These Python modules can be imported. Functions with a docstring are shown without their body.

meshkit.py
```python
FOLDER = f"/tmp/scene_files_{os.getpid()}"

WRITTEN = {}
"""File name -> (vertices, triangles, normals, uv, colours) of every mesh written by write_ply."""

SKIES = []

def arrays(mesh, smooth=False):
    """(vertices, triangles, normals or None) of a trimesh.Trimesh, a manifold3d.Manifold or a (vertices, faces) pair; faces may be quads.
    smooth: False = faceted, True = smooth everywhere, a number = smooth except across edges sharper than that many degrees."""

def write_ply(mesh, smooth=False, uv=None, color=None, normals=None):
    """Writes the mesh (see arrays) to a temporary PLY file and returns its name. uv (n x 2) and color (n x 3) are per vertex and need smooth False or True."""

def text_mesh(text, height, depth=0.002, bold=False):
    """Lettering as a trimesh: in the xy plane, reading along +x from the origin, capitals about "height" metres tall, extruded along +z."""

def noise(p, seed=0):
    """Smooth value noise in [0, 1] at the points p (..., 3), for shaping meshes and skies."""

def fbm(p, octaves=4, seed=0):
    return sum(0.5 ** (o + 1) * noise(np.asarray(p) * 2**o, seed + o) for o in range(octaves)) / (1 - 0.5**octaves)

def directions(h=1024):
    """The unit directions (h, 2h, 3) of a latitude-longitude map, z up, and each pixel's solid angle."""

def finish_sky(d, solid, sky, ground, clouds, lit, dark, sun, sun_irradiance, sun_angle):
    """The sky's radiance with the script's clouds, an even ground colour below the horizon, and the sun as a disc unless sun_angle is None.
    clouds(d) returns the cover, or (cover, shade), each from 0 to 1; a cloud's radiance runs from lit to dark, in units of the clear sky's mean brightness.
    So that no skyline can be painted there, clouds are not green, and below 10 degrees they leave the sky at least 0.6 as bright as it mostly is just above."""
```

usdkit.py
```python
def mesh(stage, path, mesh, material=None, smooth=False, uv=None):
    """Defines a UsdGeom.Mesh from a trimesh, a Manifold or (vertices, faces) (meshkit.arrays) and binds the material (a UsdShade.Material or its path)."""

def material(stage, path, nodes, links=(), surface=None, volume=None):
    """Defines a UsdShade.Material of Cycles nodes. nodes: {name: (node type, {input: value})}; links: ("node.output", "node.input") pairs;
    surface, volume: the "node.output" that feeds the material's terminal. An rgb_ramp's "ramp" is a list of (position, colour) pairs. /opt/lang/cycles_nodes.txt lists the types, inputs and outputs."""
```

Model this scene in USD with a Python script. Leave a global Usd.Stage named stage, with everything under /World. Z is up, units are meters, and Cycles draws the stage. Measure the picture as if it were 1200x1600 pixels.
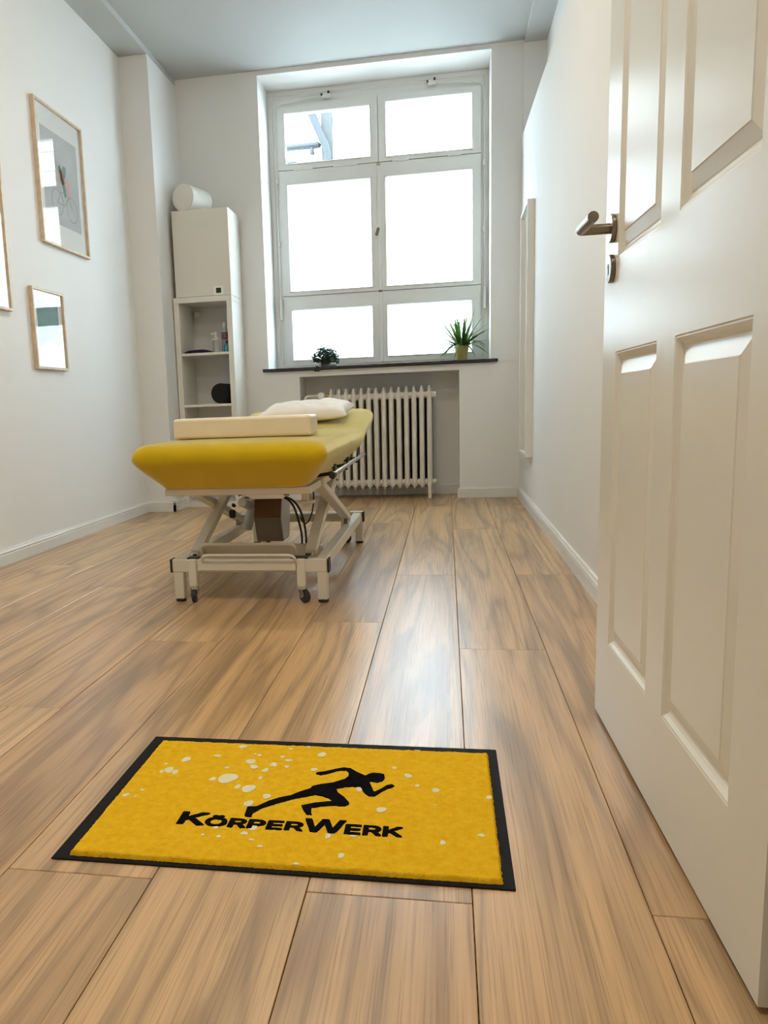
import math, random
import numpy as np, trimesh, manifold3d, shapely
from shapely.geometry import Polygon, box as sbox
from shapely import affinity
import usdkit, meshkit
from pxr import Usd, UsdGeom, UsdLux, UsdShade, Gf, Sdf

random.seed(7)
rng = np.random.default_rng(11)
stage = Usd.Stage.CreateInMemory()
UsdGeom.SetStageUpAxis(stage, 'Z')
UsdGeom.SetStageMetersPerUnit(stage, 1.0)
UsdGeom.Xform.Define(stage, '/World')
UsdGeom.Scope.Define(stage, '/World/Looks')

# ------------------------------------------------------------------ camera, light, exposure
F_PX, CX, CY = 1290.4973, 452.585, 850.275
PITCH, YAW, ROLL, CAM_H = [9.4091, 10.9226, -2.1775, 0.6898]
EXPOSURE = 0.0
SKY = 5.2
DOOR_FILL = 100.0  # strength of the added fill lamp near the door
COUCH_FILL = 58.0  # strength of the added fill lamp above the couch

p_, y_, r_ = (math.radians(a) for a in (PITCH, YAW, ROLL))
fwd = np.array([-math.sin(y_) * math.cos(p_), math.cos(y_) * math.cos(p_), -math.sin(p_)])
rt = np.array([math.cos(y_), math.sin(y_), 0.0])
up = np.cross(rt, fwd)
right = math.cos(r_) * rt + math.sin(r_) * up
upv = -math.sin(r_) * rt + math.cos(r_) * up
cam = UsdGeom.Camera.Define(stage, '/World/camera')
m4 = Gf.Matrix4d(*[float(x) for x in (*right, 0, *upv, 0, *(-fwd), 0, 0, 0, CAM_H, 1)])
cam.AddTransformOp().Set(m4)
FOC = 35.0
HAP = 1200 / F_PX * FOC
cam.CreateFocalLengthAttr(FOC)
cam.CreateHorizontalApertureAttr(HAP)
cam.CreateVerticalApertureAttr(HAP * 4 / 3)
cam.CreateHorizontalApertureOffsetAttr((600 - CX) / 1200 * HAP)
cam.CreateVerticalApertureOffsetAttr((CY - 800) / 1200 * HAP)
cam.CreateClippingRangeAttr(Gf.Vec2f(0.02, 200))
cam.CreateFStopAttr(0.0)
cam.CreateExposureAttr(EXPOSURE)

dome = UsdLux.DomeLight.Define(stage, '/World/sky')
dome.CreateColorAttr(Gf.Vec3f(0.74, 0.89, 1.0))
dome.CreateIntensityAttr(SKY)

# ------------------------------------------------------------------ helpers: materials
LK = '/World/Looks/'
MATS = {}

def mat(name, col, rough=0.5, metal=0.0, var=0.06, scale=6.0, bump=0.0, bscale=200.0, **kw):
    """Principled with a little procedural colour variation and fine relief."""
    if name in MATS:
        return MATS[name]
    c = np.array(col, float)
    pr = dict(roughness=rough, metallic=metal, **kw)
    nodes = {'pos': ('geometry', {}),
             'n': ('noise_texture', {'scale': scale, 'detail': 3.0}),
             'rp': ('rgb_ramp', {'ramp': [(0.3, tuple(c * (1 - var))), (0.7, tuple(np.minimum(c * (1 + var), 1)))]}),
             'p': ('principled_bsdf', pr)}
    links = [('pos.position', 'n.vector'), ('n.fac', 'rp.fac'), ('rp.color', 'p.base_color')]
    if bump:
        nodes['bn'] = ('noise_texture', {'scale': bscale, 'detail': 2.0})
        nodes['bp'] = ('bump', {'strength': bump, 'distance': 0.002})
        links += [('pos.position', 'bn.vector'), ('bn.fac', 'bp.height'), ('bp.normal', 'p.normal')]
    MATS[name] = usdkit.material(stage, LK + name, nodes, links, surface='p.BSDF')
    return MATS[name]

def emis(name, col, strength):
    MATS[name] = usdkit.material(stage, LK + name, {'e': ('emission', {'color': col, 'strength': strength})}, [], surface='e.emission')
    return MATS[name]

WALL = mat('wall_paint', (0.84, 0.835, 0.815), 0.6, var=0.012, scale=1.5, bump=0.12, bscale=260)
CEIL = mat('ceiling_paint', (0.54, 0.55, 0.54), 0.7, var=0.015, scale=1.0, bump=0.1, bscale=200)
TRIM = mat('white_trim', (0.80, 0.79, 0.75), 0.35, var=0.02, scale=3)
WINW = mat('window_lacquer', (0.80, 0.80, 0.78), 0.35, var=0.02, scale=4)
DOORP = mat('door_paint', (0.75, 0.735, 0.655), 0.28, var=0.015, scale=3, bump=0.05, bscale=40, specular_ior_level=0.36)
SLATE = mat('black_sill_stone', (0.02, 0.02, 0.024), 0.3, var=0.3, scale=40)
STEEL = mat('satin_steel', (0.24, 0.20, 0.15), 0.30, 1.0, var=0.05, scale=60)
CHROME = mat('chrome', (0.75, 0.76, 0.78), 0.12, 1.0, var=0.02)
CREAM = mat('cream_powder_coat', (0.72, 0.67, 0.55), 0.38, var=0.03, scale=8)
BLACKP = mat('black_plastic', (0.014, 0.014, 0.015), 0.45, var=0.2, scale=30)
RUBBER = mat('black_rubber', (0.010, 0.010, 0.011), 0.7, var=0.25, scale=90, bump=0.3, bscale=500, specular_ior_level=0.12)
RADIA = mat('radiator_enamel', (0.76, 0.72, 0.64), 0.35, var=0.03, scale=8)
BRASS = mat('brass', (0.65, 0.42, 0.16), 0.3, 1.0, var=0.1, scale=60)
SHELFW = mat('white_foil_board', (0.80, 0.78, 0.72), 0.35, var=0.012, scale=4)
CABW = mat('cream_cabinet_front', (0.76, 0.73, 0.64), 0.4, var=0.012, scale=4)
ROLLW = mat('white_vinyl', (0.82, 0.80, 0.74), 0.4, var=0.02, scale=10)
BOLST = mat('cream_vinyl', (0.82, 0.73, 0.54), 0.42, var=0.03, scale=9, bump=0.08, bscale=120)
PILLO = mat('white_cotton', (0.86, 0.84, 0.80), 0.85, var=0.02, scale=20, bump=0.25, bscale=500)
OAKFR = mat('pale_oak_frame', (0.66, 0.53, 0.38), 0.4, var=0.12, scale=30)
PASSE = mat('white_mat_board', (0.84, 0.84, 0.83), 0.8, var=0.01)
GREYPR = mat('grey_print', (0.50, 0.505, 0.52), 0.7, var=0.10, scale=5)
DARKGREY = mat('grey_plastic', (0.20, 0.185, 0.15), 0.5, var=0.06, scale=15)
MOTORB = mat('motor_housing', (0.24, 0.22, 0.17), 0.45, var=0.06, scale=15)
CABLE = mat('dark_cable', (0.03, 0.022, 0.018), 0.5, var=0.2, scale=30)

# yellow terry cloth with a soft sheen
MATS['cloth'] = YCLOTH = usdkit.material(stage, LK + 'yellow_terry', {
    'g': ('geometry', {}), 'n': ('noise_texture', {'scale': 700.0, 'detail': 2.0}), 'n2': ('noise_texture', {'scale': 9.0, 'detail': 3.0}),
    'rp': ('rgb_ramp', {'ramp': [(0.3, (0.60, 0.405, 0.004)), (0.7, (0.67, 0.46, 0.008))]}),
    'b': ('bump', {'strength': 0.5, 'distance': 0.002}), 'p': ('principled_bsdf', {'roughness': 0.9, 'sheen_weight': 1.0, 'sheen_roughness': 0.42, 'sheen_tint': (1, 1, 0.72), 'specular_ior_level': 0.1})},
    [('g.position', 'n.vector'), ('g.position', 'n2.vector'), ('n2.fac', 'rp.fac'), ('rp.color', 'p.base_color'), ('n.fac', 'b.height'), ('b.normal', 'p.normal')], surface='p.BSDF')

def pile(name, a, b):
    return usdkit.material(stage, LK + name, {
        'g': ('geometry', {}), 'n': ('noise_texture', {'scale': 380.0, 'detail': 3.0, 'roughness': 0.7}), 'n2': ('noise_texture', {'scale': 75.0, 'detail': 4.0}),
        'm': ('math', {'math_type': 'multiply_add', 'value2': 0.5, 'value3': 0.0}), 'ad': ('math', {'math_type': 'multiply_add', 'value2': 0.5}),
        'rp': ('rgb_ramp', {'ramp': [(0.35, a), (0.62, b)]}),
        'bp': ('bump', {'strength': 0.9, 'distance': 0.003}),
        'p': ('principled_bsdf', {'roughness': 0.95, 'specular_ior_level': 0.03, 'sheen_weight': 0.0})},
        [('g.position', 'n.vector'), ('g.position', 'n2.vector'), ('n.fac', 'm.value1'), ('n2.fac', 'ad.value1'), ('m.value', 'ad.value3'), ('ad.value', 'rp.fac'), ('rp.color', 'p.base_color'), ('n.fac', 'bp.height'), ('bp.normal', 'p.normal')], surface='p.BSDF')

PILE_Y = pile('yellow_pile', (0.86, 0.45, 0.010), (0.98, 0.61, 0.026))
PILE_K = pile('black_pile', (0.003, 0.003, 0.005), (0.009, 0.009, 0.012))
PILE_W = pile('cream_pile', (0.90, 0.80, 0.46), (0.96, 0.90, 0.66))

# glass
def sheet(name, tint, frost=0.0):
    """A thin sheet: Schlick reflection over transparency, with a share of scattering when frosted."""
    nodes = {'lw': ('layer_weight', {'blend': 0.5}), 'pw': ('math', {'math_type': 'power', 'value2': 5.0}),
             'ma': ('math', {'math_type': 'multiply_add', 'value2': 0.92, 'value3': 0.04}),
             't': ('transparent_bsdf', {'color': tint}), 'g': ('glossy_bsdf', {'color': (1, 1, 1), 'roughness': 0.15 if frost else 0.0}), 'm': ('mix_closure', {})}
    links = [('lw.facing', 'pw.value1'), ('pw.value', 'ma.value1'), ('ma.value', 'm.fac'), ('g.BSDF', 'm.closure2')]
    if frost:
        nodes |= {'d': ('translucent_bsdf', {'color': (0.92, 0.95, 0.97)}), 'm1': ('mix_closure', {'fac': frost})}
        links += [('t.BSDF', 'm1.closure1'), ('d.BSDF', 'm1.closure2'), ('m1.closure', 'm.closure1')]
    else:
        links += [('t.BSDF', 'm.closure1')]
    return usdkit.material(stage, LK + name, nodes, links, surface='m.closure')
CLEAR = sheet('clear_glass', (0.96, 0.98, 0.97))
PICGLASS = sheet('picture_glass', (0.98, 0.985, 0.985))
FROST = sheet('frosted_glass', (0.94, 0.97, 0.98), 0.24)
BOTTLE = usdkit.material(stage, LK + 'clear_plastic', {'p': ('principled_bsdf', {'base_color': (0.93, 0.95, 0.95), 'roughness': 0.12, 'transmission_weight': 0.75, 'ior': 1.4})}, [], surface='p.BSDF')
TEALB = mat('teal_plastic', (0.03, 0.30, 0.33), 0.25, var=0.05)
MIRROR = mat('mirror_silver', (0.86, 0.88, 0.87), 0.02, 1.0, var=0.005)

def wood(i, tone, off):
    """Walnut-oak laminate: contour-line figure from stretched noise, fine pores, grey-brown streaks."""
    t = np.array(tone)
    nodes = {
        'g': ('geometry', {}), 'oi': ('object_info', {}),
        'ro': ('vector_math', {'math_type': 'scale', 'vector1': (7.3 + off, 31.7, 13.1)}),
        'ad': ('vector_math', {'math_type': 'add'}),
        'mp': ('mapping', {'scale': (5.0, 0.30, 1.0), 'location': (off * 3.1, off * 7.7, off)}),
        'n1': ('noise_texture', {'scale': 1.0, 'detail': 1.5, 'roughness': 0.35, 'distortion': 0.35}),
        'mul': ('math', {'math_type': 'multiply', 'value2': 78.0}), 'sn': ('math', {'math_type': 'sine'}),
        'sr': ('map_range', {'from_min': -1.0, 'from_max': 1.0}),
        'mp2': ('mapping', {'scale': (300.0, 4.0, 1.0), 'location': (off, off * 2, 0)}),
        'n2': ('noise_texture', {'scale': 1.0, 'detail': 3.0, 'roughness': 0.6}),
        'mp3': ('mapping', {'scale': (9.0, 0.62, 1.0), 'location': (off * 5, off, 0)}),
        'n3': ('noise_texture', {'scale': 1.0, 'detail': 4.0, 'roughness': 0.55, 'distortion': 1.2}),
        'rpA': ('rgb_ramp', {'ramp': [(0.0, tuple(t * 0.72)), (0.16, tuple(t * 0.90)), (0.5, tuple(t)), (1.0, tuple(t * 1.07))]}),
        'rpB': ('rgb_ramp', {'ramp': [(0.42, (0.0, 0.0, 0.0)), (0.52, (0.25, 0.25, 0.25)), (0.59, (0.8, 0.8, 0.8)), (0.66, (1, 1, 1))]}),
        'rpC': ('rgb_ramp', {'ramp': [(0.34, (0.70, 0.67, 0.64)), (0.47, (0.95, 0.95, 0.95)), (0.64, (1.05, 1.05, 1.05))]}),
        'm1': ('mix_color', {'b': tuple(t * np.array([0.42, 0.43, 0.47]))}),
        'fs': ('math', {'math_type': 'multiply', 'value2': 0.62}),
        'm2': ('mix_color', {'blend_type': 'multiply', 'fac': 1.0}),
        'bp': ('bump', {'strength': 0.10, 'distance': 0.001}),
        'p': ('principled_bsdf', {'roughness': 0.29, 'specular_ior_level': 0.85}),
    }
    links = [('oi.random', 'ro.scale'), ('g.position', 'ad.vector1'), ('ro.vector', 'ad.vector2'),
             ('ad.vector', 'mp.vector'), ('ad.vector', 'mp2.vector'), ('ad.vector', 'mp3.vector'),
             ('mp.vector', 'n1.vector'), ('n1.fac', 'mul.value1'), ('mul.value', 'sn.value1'), ('sn.value', 'sr.value'), ('sr.result', 'rpA.fac'),
             ('mp2.vector', 'n2.vector'), ('mp3.vector', 'n3.vector'), ('n3.fac', 'rpB.fac'),
             ('rpB.color', 'fs.value1'), ('fs.value', 'm1.fac'), ('rpA.color', 'm1.a'),
             ('n2.fac', 'rpC.fac'), ('m1.result', 'm2.a'), ('rpC.color', 'm2.b'), ('m2.result', 'p.base_color'),
             ('n2.fac', 'bp.height'), ('bp.normal', 'p.normal')]
    return usdkit.material(stage, LK + f'plank_wood_{i}', nodes, links, surface='p.BSDF')

WOODS = [wood(0, (0.64, 0.400, 0.190), 0.0), wood(1, (0.58, 0.350, 0.162), 3.7), wood(2, (0.67, 0.425, 0.206), 8.2), wood(3, (0.61, 0.376, 0.178), 15.4)]

# ------------------------------------------------------------------ helpers: shapes
cat = trimesh.util.concatenate

def box(x0, x1, y0, y1, z0, z1, b=0.0):
    x0, x1 = sorted((x0, x1)); y0, y1 = sorted((y0, y1)); z0, z1 = sorted((z0, z1))
    if b <= 0:
        m = trimesh.creation.box([x1 - x0, y1 - y0, z1 - z0])
        m.apply_translation([(x0 + x1) / 2, (y0 + y1) / 2, (z0 + z1) / 2])
        return m
    b = min(b, (x1 - x0) * .45, (y1 - y0) * .45, (z1 - z0) * .45)
    pts = []
    for x, sx in ((x0, 1), (x1, -1)):
        for y, sy in ((y0, 1), (y1, -1)):
            for z, sz in ((z0, 1), (z1, -1)):
                pts += [(x + sx * b, y + sy * b, z), (x + sx * b, y, z + sz * b), (x, y + sy * b, z + sz * b)]
    return trimesh.convex.convex_hull(np.array(pts))

def hull(pts):
    return trimesh.convex.convex_hull(np.array(pts, float))

def prism(poly, h, axis='z', at=0.0):
    """Extrudes a shapely polygon: axis z -> poly in xy; y -> poly in xz; x -> poly in yz."""
    m = trimesh.creation.extrude_polygon(poly, h, engine='earcut')
    v = m.vertices.copy()
    if axis == 'z':
        v[:, 2] += at
    elif axis == 'y':
        v = np.stack([v[:, 0], v[:, 2] + at, v[:, 1]], 1)
        m = trimesh.Trimesh(v, m.faces[:, ::-1], process=False); return m
    else:
        v = np.stack([v[:, 2] + at, v[:, 0], v[:, 1]], 1)
    return trimesh.Trimesh(v, m.faces, process=False)

def tube(pts, r, n=10, cap=True, closed=False):
    p = np.asarray(pts, float)
    k = len(p)
    rr = np.broadcast_to(np.asarray(r, float), (k,))
    if closed:
        t = np.roll(p, -1, 0) - np.roll(p, 1, 0)
    else:
        t = np.gradient(p, axis=0)
    t /= np.linalg.norm(t, axis=1, keepdims=True) + 1e-12
    a = np.cross(t[0], [0, 0, 1.0]); 
    if np.linalg.norm(a) < .1: a = np.cross(t[0], [1.0, 0, 0])
    V = []
    for i in range(k):
        a = a - t[i] * (a @ t[i]); a /= np.linalg.norm(a) + 1e-12
        b = np.cross(t[i], a)
        ang = np.arange(n) * 2 * np.pi / n
        V.append(p[i] + rr[i] * (np.cos(ang)[:, None] * a + np.sin(ang)[:, None] * b))
    V = np.vstack(V); Fc = []
    for i in range(k if closed else k - 1):
        i2 = (i + 1) % k
        for j in range(n):
            a0, a1, b0, b1 = i * n + j, i * n + (j + 1) % n, i2 * n + j, i2 * n + (j + 1) % n
            Fc += [(a0, a1, b1), (a0, b1, b0)]
    if cap and not closed:
        c0, c1 = len(V), len(V) + 1
        V = np.vstack([V, p[0], p[-1]])
        for j in range(n):
            Fc += [(c0, (j + 1) % n, j), (c1, (k - 1) * n + j, (k - 1) * n + (j + 1) % n)]
    m = trimesh.Trimesh(V, Fc, process=False)
    if m.is_watertight and m.volume < 0: m.invert()
    return m

def spline(pts, n=24):
    from scipy.interpolate import CubicSpline
    p = np.asarray(pts, float)
    s = np.r_[0, np.cumsum(np.linalg.norm(np.diff(p, axis=0), axis=1))]
    return CubicSpline(s, p)(np.linspace(0, s[-1], n))

def fillet(pts, r, n=6):
    p = [np.asarray(q, float) for q in pts]
    out = [p[0]]
    for i in range(1, len(p) - 1):
        a, b = p[i - 1] - p[i], p[i + 1] - p[i]
        la, lb = np.linalg.norm(a), np.linalg.norm(b)
        q = min(r, la * .49, lb * .49)
        s, e = p[i] + a / la * q, p[i] + b / lb * q
        for t in np.linspace(0, 1, n):
            out.append((1 - t) ** 2 * s + 2 * t * (1 - t) * p[i] + t * t * e)
    out.append(p[-1])
    return out

def lathe(prof, n=24, at=(0, 0, 0)):
    m = trimesh.creation.revolve(np.array(prof, float), sections=n)
    m.apply_translation(at)
    return m

def cyl(a, b, r, n=20, ch=0.0):
    a, b = np.asarray(a, float), np.asarray(b, float)
    d = (b - a); L = np.linalg.norm(d)
    if ch:
        prof = [(0, 0), (r - ch, 0), (r, ch), (r, L - ch), (r - ch, L), (0, L)]
    else:
        prof = [(0, 0), (r, 0), (r, L), (0, L)]
    m = trimesh.creation.revolve(np.array(prof), sections=n)
    m.apply_transform(trimesh.geometry.align_vectors([0, 0, 1], d / L))
    m.apply_translation(a)
    return m

def bar(a, b, w, h, up_=(0, 0, 1), bev=0.003):
    """A rectangular tube from a to b, w across (perpendicular to up_), h along up_."""
    a, b = np.asarray(a, float), np.asarray(b, float)
    d = b - a; L = np.linalg.norm(d); d /= L
    s = np.cross(d, up_); s /= np.linalg.norm(s); u = np.cross(s, d)
    m = box(-w / 2, w / 2, 0, L, -h / 2, h / 2, bev)
    T = np.eye(4); T[:3, 0], T[:3, 1], T[:3, 2], T[:3, 3] = s, d, u, a
    m.apply_transform(T)
    return m

def rect_rings(u0, u1, v0, v1, prof, place, cap=False, closed=False):
    """Mitred mouldings: rectangles inset step by step. prof: (inset, depth); place(u, v, w) -> xyz."""
    V, Fc = [], []
    for ins, d in prof:
        for u, v in ((u0 + ins, v0 + ins), (u1 - ins, v0 + ins), (u1 - ins, v1 - ins), (u0 + ins, v1 - ins)):
            V.append(place(u, v, d))
    k = len(prof)
    for i in range(k if closed else k - 1):
        i2 = (i + 1) % k
        for j in range(4):
            a, b, c, e = 4 * i + j, 4 * i + (j + 1) % 4, 4 * i2 + (j + 1) % 4, 4 * i2 + j
            Fc += [(a, b, c), (a, c, e)]
    if cap:
        a = 4 * (k - 1)
        Fc += [(a, a + 1, a + 2), (a, a + 2, a + 3)]
    # separate the faces so that the mouldings stay crisp
    V, Fc = np.array(V), np.array(Fc)
    return trimesh.Trimesh(V, Fc, process=False)

# ------------------------------------------------------------------ helpers: prims
USED = {}

def free(path):
    if path not in USED:
        USED[path] = 0
        return path
    USED[path] += 1
    return f'{path}_{USED[path]:03d}'

def data(prim, **kw):
    for k, v in kw.items():
        if v: prim.SetCustomDataByKey(k, v)

def add(name, mesh, material, parent='/World', loc=(0, 0, 0), smooth=False, label=None, kind=None):
    path = free(f'{parent}/{name}')
    v, f, n = meshkit.arrays(mesh, smooth)
    tm = trimesh.Trimesh(v - np.asarray(loc, float), f, process=False)
    if n is None:
        usdkit.mesh(stage, path, tm, material)
    else:
        g = usdkit.mesh(stage, path, tm, material)
        from pxr import Vt
        g.CreateNormalsAttr(Vt.Vec3fArray.FromNumpy(n.astype(np.float32))); g.SetNormalsInterpolation('vertex')
    prim = stage.GetPrimAtPath(path)
    data(prim, label=label, kind=kind)
    return path

class Thing:
    def __init__(self, name, label=None, category=None, loc=(0, 0, 0), group=None, kind=None, rotz=None):
        self.path = free('/World/' + name)
        x = UsdGeom.Xform.Define(stage, self.path)
        x.AddTranslateOp().Set(Gf.Vec3d(*[float(q) for q in loc]))
        if rotz is not None: x.AddRotateZOp().Set(float(rotz))
        self.loc = (0, 0, 0) if rotz is not None else loc   # with a rotation the parts are given in local coordinates
        data(x.GetPrim(), label=label, category=category, group=group, kind=kind)
    def add(self, name, mesh, material, parent=None, smooth=False, label=None, kind=None):
        return add(name, mesh, material, parent or self.path, self.loc, smooth, label, kind)

def single(name, mesh, material, label, category, group=None, smooth=False):
    p = add(name, mesh, material, smooth=smooth)
    data(stage.GetPrimAtPath(p), label=label, category=category, group=group)
    return p

# ------------------------------------------------------------------ the room's measures
YB, XR, XL, ZC = 6.067, 0.508, -2.0705, 3.0018
YF = -1.70                                  # wall behind the camera
XP, YP = -1.875, 5.501                      # left pilaster
WX0, WX1, WZ0, WZ1 = -1.278, 0.310, 0.948, 2.971
NX0, NX1, NZ = -1.050, 0.094, 0.905
NYB = 6.36                                  # niche back
YW = 6.41                                   # window front plane
YO = 6.52                                   # outside of the wall
XRU = 0.66                                  # right wall above the panel
ZPANEL = 2.42
ZSOF = 2.966

# floor: subfloor and planks
fl = Thing('floor', kind='structure')
fl.add('subfloor', box(XL - .1, 0.9, YF - .1, YO, -0.06, -0.0085), mat('dark_joint', (0.05, 0.032, 0.02), 0.9))
L1, PW, PL = 0.0323, 0.2351, 2.2454
joint = {-1: 1.0745, 0: 2.296, 1: 3.324, -2: 2.572, -3: 1.0788, -4: 2.325, -5: 1.75, -6: 3.077, -7: 2.0, -8: 1.3, -9: 2.7, 2: 2.05, 3: 1.4}
G = 0.0006
for k in range(-9, 3):
    x0, x1 = max(L1 + k * PW, XL + .001), min(L1 + (k + 1) * PW, 0.66)
    if x1 - x0 < .01: continue
    j = joint[k]
    while j > YF: j -= PL
    while j < NYB:
        y0, y1 = max(j, YF), min(j + PL, NYB + .0)
        if y1 - y0 > .02:
            fl.add('plank', box(x0 + G, x1 - G, y0 + G, y1 - G, -0.008, 0.0, 0.0011), WOODS[int(rng.integers(0, 4))])
        j += PL

# walls
add('wall_left', box(XL - .12, XL, YF - .12, YO, -0.05, ZC + .1), WALL, kind='structure')
back = Polygon([(XL, 0), (0.9, 0), (0.9, ZC + .05), (XL, ZC + .05)]).difference(sbox(WX0, WZ0, WX1, WZ1)).difference(sbox(NX0, -1, NX1, NZ))
add('wall_back', prism(back, YO - YB, 'y', YB), WALL, kind='structure')
add('wall_niche', box(NX0, NX1, NYB, YO, -0.02, NZ), WALL, kind='structure')
ztop = lambda y: 2.405 - (YB - y) * .040
add('wall_right', hull([(x, y, z) for x in (XR, XRU) for y in (YF, YB) for z in (-.02, ztop(y))]), WALL, kind='structure')
add('wall_right', box(XRU, XRU + .12, YF - .12, YO, -0.02, ZC + .1), WALL, kind='structure')
add('wall_front', box(XL, XRU, YF - .12, YF, -0.02, ZC + .1), WALL, kind='structure')
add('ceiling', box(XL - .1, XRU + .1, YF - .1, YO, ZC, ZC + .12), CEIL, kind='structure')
add('trim_1', box(XL - .01, XP, YP, YB + .01, 0, ZSOF, .003), WALL, kind='structure', label='flat white pilaster in the far left corner')
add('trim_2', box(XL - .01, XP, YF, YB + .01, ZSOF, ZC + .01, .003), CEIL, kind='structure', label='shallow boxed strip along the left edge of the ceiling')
add('trim_3', box(0.513, XRU + .01, YB - .035, YB + .01, 0, ZSOF + .008, .003), WALL, kind='structure', label='narrow white pilaster in the far right corner')
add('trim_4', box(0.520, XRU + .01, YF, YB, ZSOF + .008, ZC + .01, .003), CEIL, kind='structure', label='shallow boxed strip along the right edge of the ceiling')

# baseboards: two-stepped profile
def base_profile():
    return [(0, 0), (.016, 0), (.016, .050), (.0145, .052), (.0145, .054), (.016, .056), (.016, .062), (.011, .068), (.009, .074), (0, .076)]

def baseboard(name, p0, p1, inward):
    """From p0 to p1 (xy) along a wall; inward is the xy unit normal into the room."""
    p0, p1, nrm = np.array(p0, float), np.array(p1, float), np.array(inward, float)
    V, pr = [], base_profile()
    for p in (p0, p1):
        for d, z in pr:
            V.append((*(p + nrm * d), z))
    k = len(pr); Fc = []
    for i in range(k):
        a, b, c, d = i, (i + 1) % k, k + (i + 1) % k, k + i
        Fc += [(a, b, c), (a, c, d)]
    for i in range(1, k - 1):
        Fc += [(0, i + 1, i), (k, k + i, k + i + 1)]
    m = trimesh.Trimesh(V, Fc, process=False)
    m.fix_normals()
    add(name, m, TRIM, kind='structure')

baseboard('baseboard_left', (XL, YF), (XL, YP), (1, 0))
baseboard('baseboard_pilaster', (XL, YP), (XP + .016, YP), (0, -1))
baseboard('baseboard_pilaster', (XP, YP - .016), (XP, YB), (1, 0))
baseboard('baseboard_back', (-1.44, YB), (NX0, YB), (0, -1))
baseboard('baseboard_back', (NX1, YB), (XR, YB), (0, -1))
baseboard('baseboard_niche', (NX0, NYB), (NX1, NYB), (0, -1))
baseboard('baseboard_niche', (NX1, NYB), (NX1, YB - .016), (-1, 0))
baseboard('baseboard_right', (XR, 0.9), (XR, YB), (-1, 0))

# window: frame, six sashes with panes, fittings
win = Thing('window_1', kind='structure')
wp = lambda u, v, w: (u, YW + w, v)
fo = sbox(WX0, .97, WX1, WZ1)
SX = [(-1.213, -0.472), (-0.468, 0.255)]
SZ = [(2.422, 2.868), (1.520, 2.416), (1.000, 1.514)]
PANE = {(0, 0): (-1.151, -.530, 2.467, 2.809), (0, 1): (-.410, .192, 2.457, 2.822), (1, 0): (-1.146, -.534, 1.555, 2.313), (1, 1): (-.420, .193, 1.553, 2.313), (2, 0): (-1.143, -.538, 1.046, 1.412), (2, 1): (-.422, .188, 1.046, 1.412)}
holes = [sbox(SX[c][0] + .012, SZ[r][0] + .012, SX[c][1] - .012, SZ[r][1] - .012) for r in range(3) for c in range(2)]
for hle in holes: fo = fo.difference(hle)
win.add('frame', prism(fo, .085, 'y', YW), WINW)
win.add('frame_moulding', rect_rings(WX0 + .001, WX1 - .001, .972, WZ1 - .001, [(0, -.012), (.030, -.012), (.036, -.004), (.045, -.004), (.048, 0.001)], wp), WINW)
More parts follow.
